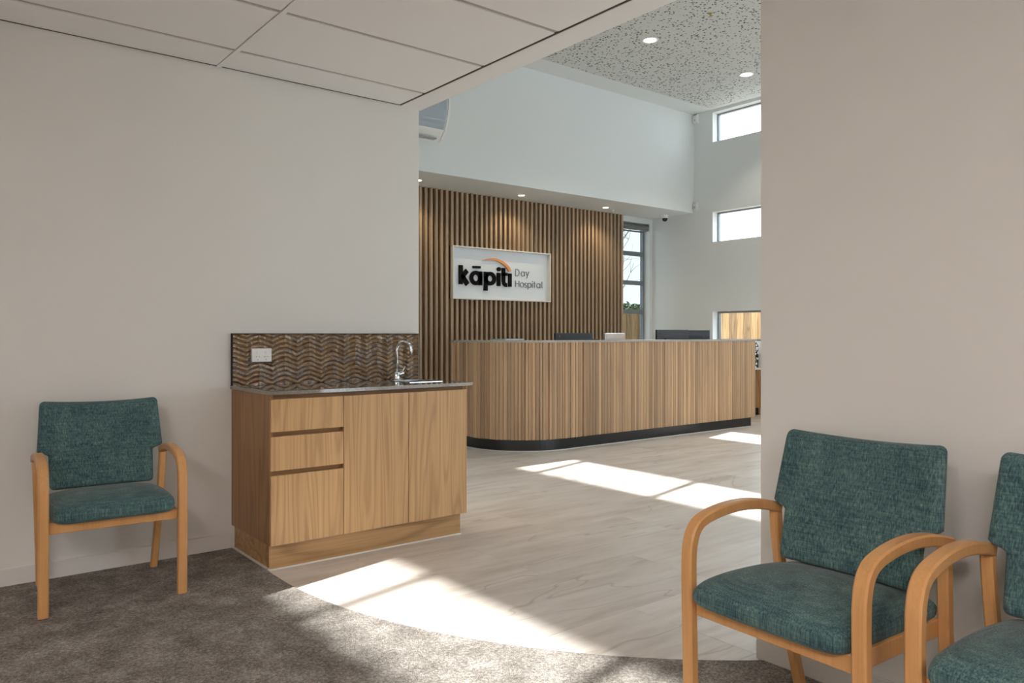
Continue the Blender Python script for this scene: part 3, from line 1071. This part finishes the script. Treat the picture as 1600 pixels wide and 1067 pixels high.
part('rim', grid_wall('z', BZ1, BZ1 + .0025, (SKX0 - .014, SKX1 + .014), (SKY0 - .014, SKY1 + .014), [(SKX0, SKX1, SKY0, SKY1)]), 'steel', sk)
bm = bmesh.new(); lathe(bm, [(.025, 0), (.025, .003), (.012, .002)], (SKX0 + SKX1) / 2, (SKY0 + SKY1) / 2, 20, 'z', .784)
part('waste', bm, 'chrome', sk)
# tap
tx, ty = 2.462, 4.262
tp = empty('tap', (tx, ty, BZ1), 'chrome gooseneck tap standing behind the sink', 'tap')
bm = bmesh.new(); lathe(bm, [(.026, 0), (.026, .006), (.020, .010), (.019, .045), (.015, .052)], tx, ty, 24, 'z', BZ1)
part('base', bm, 'chrome', tp, smooth=40)
pts = [(tx, ty, BZ1 + .045), (tx, ty, BZ1 + .19)]
R_ = .052
dx, dy = .50, -.866
for k in range(1, 15):
    a = PI - PI * 1.12 * k / 14
    rr = R_ * (1 + math.cos(a))
    pts.append((tx + dx * rr, ty + dy * rr, BZ1 + .19 + R_ * math.sin(a)))
bm = bmesh.new(); tube(bm, pts, .0085, 14)
part('spout', bm, 'chrome', tp, smooth=True)
bm = bmesh.new(); tube(bm, [(tx + .016, ty, BZ1 + .035), (tx + .045, ty, BZ1 + .044)], [.016, .017], 16)
part('valve', bm, 'chrome', tp, smooth=40)
bm = bmesh.new(); tube(bm, [(tx + .042, ty, BZ1 + .050), (tx + .058, ty - .01, BZ1 + .085)], [.005, .004], 10)
part('lever', bm, 'chrome', tp, smooth=40)

# splashback: rows of pressed bronze scales, each its own piece
PX0, PX1, PZ0, PZ1 = 1.458, 2.672, BZ1, 1.206
sb = empty('splashback', ((PX0 + PX1) / 2, YW, PZ0), 'bronze scale-tiled splashback with dark edge trim above the benchtop', 'splashback')
part('backing', BX(PX0 + .004, PX1 - .004, YW - .006, YW - .0005, PZ0, PZ1), 'dark_gap', sb)
part('edge_trim', boxes([(PX0, PX1, YW - .026, YW - .0005, PZ1, PZ1 + .005), (PX0, PX0 + .004, YW - .026, YW - .0005, PZ0, PZ1), (PX1 - .004, PX1, YW - .026, YW - .0005, PZ0, PZ1)]), 'dark_gap', sb)
NP, NR = 8, 10
PW = (PX1 - PX0 - .008) / NP
PH = (PZ1 - PZ0) / NR


def scale_mesh(u0, u1, zmin=-9, zmax=9):
    """one V-shaped scale; ridge at the sides, valley in the middle, lower lip proud"""
    bm = bmesh.new()
    nx_, nz_ = 14, 6
    front = []
    for j in range(nz_ + 1):
        th = math.radians(-58 + (148 * j / nz_))
        rowv = []
        for i in range(nx_ + 1):
            u = u0 + (u1 - u0) * i / nx_
            ph = 2 * PI * u
            tri = abs(2 * u - 1)
            sag = -((1 - tri) ** 1.5) * PH * .95       # pointed V in the middle, soft crest at the sides
            dd = .007 + .013 * abs(math.cos(ph)) ** 1.3
            depth = .0015 + dd * math.cos(th)
            zz = (math.sin(th) + .848) / 1.848 * PH * 1.2
            rowv.append(bm.verts.new(((u - .5) * PW, -depth, min(zmax, max(zmin, zz + sag)))))
        front.append(rowv)
    for j in range(nz_):
        for i in range(nx_):
            bm.faces.new([front[j][i], front[j][i + 1], front[j + 1][i + 1], front[j + 1][i]])
    # returned lower lip
    lip = [bm.verts.new((w_.co.x, min(-.0005, w_.co.y + .020), w_.co.z + .003)) for w_ in front[0]]
    for i in range(nx_):
        bm.faces.new([front[0][i + 1], front[0][i], lip[i], lip[i + 1]])
    bmesh.ops.recalc_face_normals(bm, faces=bm.faces)
    me = bpy.data.meshes.new('scale')
    bm.to_mesh(me); bm.free()
    me.materials.append(MATS['bronze_scale'])
    for p in me.polygons:
        p.use_smooth = True
    me.set_sharp_from_angle(angle=math.radians(50))
    return me


sme = scale_mesh(0.0, 1.0)
stop = scale_mesh(0.0, 1.0, -9, PZ1 - (PZ0 + .016 + PZ1 - PZ0 - .018))
sbot = [scale_mesh(0.0, 1.0, PZ0 - (PZ0 + .016 + k * (PZ1 - PZ0 - .018) / NR)) for k in (-1, 0)]
for c_ in range(NP):
    for r_ in range(-1, NR + 1):
        z = PZ0 + .016 + r_ * (PZ1 - PZ0 - .018) / NR
        link_mesh('scale', sbot[r_ + 1] if r_ < 1 else stop if r_ == NR else sme, (PX0 + .004 + (c_ + .5) * PW, YW - .006, z), sb)

# power outlet on the splashback
ou = empty('power_outlet', (1.62, YW - .03, 1.048), 'white double power outlet on the bronze splashback', 'outlet')
OY = YW - .034
part('plate', BX(1.563, 1.678, OY - .009, YW - .02, 1.048, 1.125), 'white_plastic', ou, bevel=.003)
for x in (1.597, 1.645):
    part('rocker', BX(x - .006, x + .006, OY - .012, OY - .008, 1.097, 1.108), 'white_plastic', ou)
    for dx_, dz_, tl in ((-.008, .004, .5), (.008, .004, -.5), (0, -.013, 0)):
        bm = bmesh.new()
        ribbon(bm, [(x + dx_ - .004 * math.sin(tl), 1.074 + dz_ - .004 * math.cos(tl)), (x + dx_ + .004 * math.sin(tl), 1.074 + dz_ + .004 * math.cos(tl))], .0022, OY - .0095, OY - .0085)
        part('socket_slot', bm, 'dark_gap', ou)


# ------------------------------------------------------------------ armchairs
def band(path, th, x0, x1, ch=.005, lean=0.0):
    """bent laminated timber band: path in (y,z), thickness th in the path plane, width x0..x1"""
    P = spline([(0, y_, z_) for y_, z_ in path], 7)
    bm = bmesh.new()
    rings = []
    for i, p in enumerate(P):
        t_ = (P[min(i + 1, len(P) - 1)] - P[max(i - 1, 0)]).normalized()
        n_ = Vector((0, -t_.z, t_.y))
        h_ = th / 2
        ring = []
        for xx, oo in ((x0 + ch, -h_), (x1 - ch, -h_), (x1, -h_ + ch), (x1, h_ - ch), (x1 - ch, h_), (x0 + ch, h_), (x0, h_ - ch), (x0, -h_ + ch)):
            q_ = p + n_ * oo
            ring.append(bm.verts.new((xx + lean * max(0, 1 - q_.z / .645), q_.y, q_.z)))
        rings.append(ring)
    for a, c in zip(rings, rings[1:]):
        for k in range(8):
            bm.faces.new([a[k], a[(k + 1) % 8], c[(k + 1) % 8], c[k]])
    bm.faces.new(rings[0]); bm.faces.new(rings[-1])
    return bm


def dist(n, p=0.75):
    """grid parameters crowded towards both ends"""
    out = []
    for k in range(n + 1):
        t_ = -1 + 2 * k / n
        out.append(math.copysign(1 - (1 - abs(t_)) ** 1.9, t_))
    return out


def make_chair(name, label, group):
    t = bpy.data.objects.new(name, None)
    COL.objects.link(t)
    WL[t.name] = Vector((0, 0, 0))
    tag(t, label, 'chair', group)
    HWL = .275      # leg centre half spacing
    for sx in (-1, 1):
        x0, x1 = (HWL - .020, HWL + .020) if sx > 0 else (-HWL - .020, -HWL + .020)
        o = part('front_leg_and_arm', band([(-.258, .006), (-.262, .2), (-.267, .38), (-.268, .50), (-.263, .562), (-.244, .606), (-.205, .631), (-.12, .648), (-.02, .652), (.08, .641), (.168, .620)], .033, x0, x1), 'beech', t, smooth=35)
        g_ = part('glide', BX((x0 + x1) / 2 - .016, (x0 + x1) / 2 + .016, -.272, -.244, 0, .006), 'black_plastic', o)
        o = part('rear_leg', band([(.262, .006), (.232, .12), (.200, .25), (.178, .38), (.164, .50), (.158, .57), (.158, .608)], .036, x0 + .004, x1 - .004, lean=-.024 * sx), 'beech', t, smooth=35)
        part('glide', BX((x0 + x1) / 2 - .014 - .024 * sx, (x0 + x1) / 2 + .014 - .024 * sx, .248, .276, 0, .006), 'black_plastic', o)
        xi = sx * (HWL - .021 - .011)
        part('side_rail', BX(xi - .011, xi + .011, -.250, .165, .352, .402), 'beech', t, bevel=.003)
    part('front_rail', BX(-HWL + .021, HWL - .021, -.262, -.238, .352, .400), 'beech', t, bevel=.003)
    part('rear_rail', BX(-HWL + .043, HWL - .043, .150, .172, .352, .398), 'beech', t, bevel=.003)
    # seat cushion
    us, vs_ = dist(30), dist(30)
    bm = bmesh.new()
    top, bot = [], []
    for v_ in vs_:
        rt, rb_ = [], []
        for u in us:
            hw = .247
            yy = -.052 + .262 * v_
            xx = hw * u
            # rounded plan corners
            k_ = max(0, (abs(u) ** 6) * (abs(v_) ** 6))
            xx *= 1 - .055 * k_
            yy = -.052 + (yy + .052) * (1 - .055 * k_)
            e_ = (max(0.0, 1 - abs(u) ** 7) * max(0.0, 1 - abs(v_) ** 7)) ** 0.5
            e_ = e_ ** 0.85
            crown = .020 * (1 - u * u) * (1 - v_ * v_)
            zm = .424 - .004 * v_
            zt = zm + (.040 + .016 * max(0, 1 - ((v_ + .35) ** 2))) * e_ + crown
            zb_ = zm - .042 * (e_ ** 0.6)
            # front edge waterfall
            rt.append((xx, yy, zt)); rb_.append((xx, yy, zb_))
        top.append(rt); bot.append(rb_)
    nu, nv = len(us), len(vs_)
    vt = [[bm.verts.new(c) for c in r_] for r_ in top]
    vb = [[(vt[j][i] if i in (0, nu - 1) or j in (0, nv - 1) else bm.verts.new(bot[j][i])) for i in range(nu)] for j in range(nv)]
    for j in range(nv - 1):
        for i in range(nu - 1):
            bm.faces.new([vt[j][i], vt[j][i + 1], vt[j + 1][i + 1], vt[j + 1][i]])
            bm.faces.new([vb[j][i], vb[j + 1][i], vb[j + 1][i + 1], vb[j][i + 1]])
    part('seat', bm, 'teal_weave', t, smooth=True)
    # backrest: wide above the arms, notched to fit between the uprights below
    zs_ = []
    zb0, zt0, zn = .474, .882, .640
    for k in range(37):
        f_ = -1 + 2 * k / 36
        f_ = math.copysign(1 - (1 - abs(f_)) ** 1.7, f_)
        zs_.append((zb0 + zt0) / 2 + f_ * (zt0 - zb0) / 2)
    zs_ = sorted(zs_ + [zn - .012, zn - .004, zn + .004, zn + .012])
    us = dist(36)
    bm = bmesh.new()
    F_, K_ = [], []
    for z in zs_:
        v_ = (z - (zb0 + zt0) / 2) / ((zt0 - zb0) / 2)
        s_ = min(1, max(0, (z - zn + .010) / .020))
        s_ = s_ * s_ * (3 - 2 * s_)
        w_lo = .222 + .004 * (z - zb0) / .2
        w_hi = .272 - .016 * (z - zn) / (zt0 - zn)
        hw = w_lo + (w_hi - w_lo) * s_
        rc_ = .020
        for dz_ in (zt0 - z, z - zb0):
            if dz_ < rc_:
                hw -= rc_ - math.sqrt(max(0, rc_ ** 2 - (rc_ - dz_) ** 2))
        rf, rk = [], []
        for u in us:
            xx = hw * u
            base_y = .112 + (z - zb0) * .235 + .030 * (1 - u * u) * (0.4 + 0.6 * (v_ + 1) / 2)
            zz = z - .012 * (1 - u * u) * max(0, v_) ** 3
            e_ = (max(0, 1 - abs(u) ** 18) * max(0, 1 - abs(v_) ** 22)) ** 0.5
            rf.append((xx, base_y - .028 * e_, zz)); rk.append((xx, base_y + .020 * e_, zz))
        F_.append(rf); K_.append(rk)
    nu, nv = len(us), len(zs_)
    vt = [[bm.verts.new(c) for c in r_] for r_ in F_]
    vb = [[(vt[j][i] if i in (0, nu - 1) or j in (0, nv - 1) else bm.verts.new(K_[j][i])) for i in range(nu)] for j in range(nv)]
    for j in range(nv - 1):
        for i in range(nu - 1):
            bm.faces.new([vt[j][i], vt[j][i + 1], vt[j + 1][i + 1], vt[j + 1][i]])
            bm.faces.new([vb[j][i], vb[j + 1][i], vb[j + 1][i + 1], vb[j][i + 1]])
    part('backrest', bm, 'teal_weave', t, smooth=True)
    return t


def copy_thing(src, label, loc, rz):
    r = src.copy(); COL.objects.link(r)
    r.location = loc; r.rotation_euler = (0, 0, rz)
    r['label'] = label
    for ch in src.children:
        c = ch.copy(); COL.objects.link(c); c.parent = r
        for g_ in ch.children:
            d_ = g_.copy(); COL.objects.link(d_); d_.parent = c
    return r


ch1 = make_chair('armchair', 'teal woven armchair with beech arms alone against the left wall beside the sink cabinet', 'waiting room armchairs')
ch1.location = (.764, 4.010, .004)
ch1.rotation_euler = (0, 0, math.radians(-3.0))
copy_thing(ch1, 'whole teal woven armchair with beech arms against right wall near the wall corner', (2.128, 1.203, .004), -PI / 2 - math.radians(3))
copy_thing(ch1, 'teal woven armchair with beech arms cut off by the right edge of the photo', (2.128, .546, .004), -PI / 2)

# ------------------------------------------------------------------ outside: ground, fence, hedge, tree
gr = struct('ground', BX(XW + .25, 45, -30, 40, -.35, -.05), 'ground_gravel', 'pale gravel ground outside the windows')
fn = empty('timber_fence', (12.3, 6.5, -.05), 'tall paling fence of pale timber outside the low window', 'fence')
y = 3.4
rf = random.Random(11)
while y < 12.6:
    w = rf.uniform(.135, .16)
    part('paling', BX(12.29, 12.31 + rf.uniform(0, .008), y, y + w - .006, -.05, 1.74 + rf.uniform(-.012, .012)), 'fence_timber', fn)
    y += w
for z in (.3, 1.0, 1.5):
    part('rail', BX(12.32, 12.37, 3.4, 12.6, z, z + .08), 'fence_timber', fn)
# hedge
hd = empty('hedge', (13.0, 11.2, -.05), 'clipped green hedge showing over the fence in the tall window', 'hedge')
bm = bmesh.new()
rh = random.Random(5)
for k in range(11000):
    c_ = Vector((rh.uniform(12.65, 13.4), rh.uniform(9.6, 14.5), 0))
    c_.z = rh.uniform(.9, 1.94 + .06 * math.sin(c_.y * 3.1))
    n_ = Vector((rh.uniform(-1, 1), rh.uniform(-1, 1), rh.uniform(-.3, 1))).normalized()
    u = n_.orthogonal().normalized() * rh.uniform(.03, .055)
    w_ = n_.cross(u.normalized()) * rh.uniform(.015, .03)
    bm.faces.new([bm.verts.new(c_ + u), bm.verts.new(c_ + w_), bm.verts.new(c_ - u), bm.verts.new(c_ - w_)])
lf = part('foliage', bm, 'leaf_green', hd)
lf['kind'] = 'stuff'
bm = bmesh.new()
for k in range(9):
    yy = 9.8 + k * .55
    tube(bm, [(13.0, yy, -.05), (13.02, yy + .05, .6), (12.98, yy, 1.3)], [.04, .03, .015], 7)
part('stems', bm, 'bark', hd)
# bare tree
tr = empty('bare_tree', (15.4, 15.6, -.05), 'bare branching tree beyond the fence seen through the tall window', 'tree')
bm = bmesh.new()
tube(bm, [(15.4, 15.6, -.05), (15.45, 15.6, 1.2), (15.35, 15.65, 2.4), (15.4, 15.6, 4.2)], [.11, .09, .075, .05], 10)
part('trunk', bm, 'bark', tr, smooth=True)
rt_ = random.Random(4)
for k in range(16):
    bm = bmesh.new()
    z = 1.6 + k * .17
    a = k * 2.4 + rt_.uniform(-.4, .4)
    p = Vector((15.4, 15.6, z)); d_ = Vector((math.cos(a), math.sin(a), .55)).normalized()
    pts = [p.copy()]
    for s_ in range(7):
        d_ = (d_ + Vector((rt_.uniform(-.3, .3), rt_.uniform(-.3, .3), rt_.uniform(-.1, .35)))).normalized()
        p = p + d_ * .30
        pts.append(p.copy())
    tube(bm, pts, [.022, .018, .015, .012, .009, .007, .005, .004], 6)
    for s_ in range(2, 7):
        for _ in range(2):
            q_ = pts[s_].copy(); e2 = Vector((rt_.uniform(-1, 1), rt_.uniform(-1, 1), rt_.uniform(-.1, 1))).normalized()
            sub = [q_.copy()]
            for _k in range(4):
                e2 = (e2 + Vector((rt_.uniform(-.4, .4), rt_.uniform(-.4, .4), rt_.uniform(-.2, .4)))).normalized()
                q_ = q_ + e2 * .17
                sub.append(q_.copy())
            tube(bm, sub, [.006, .005, .004, .003, .002], 5)
    part('branch', bm, 'bark', tr)
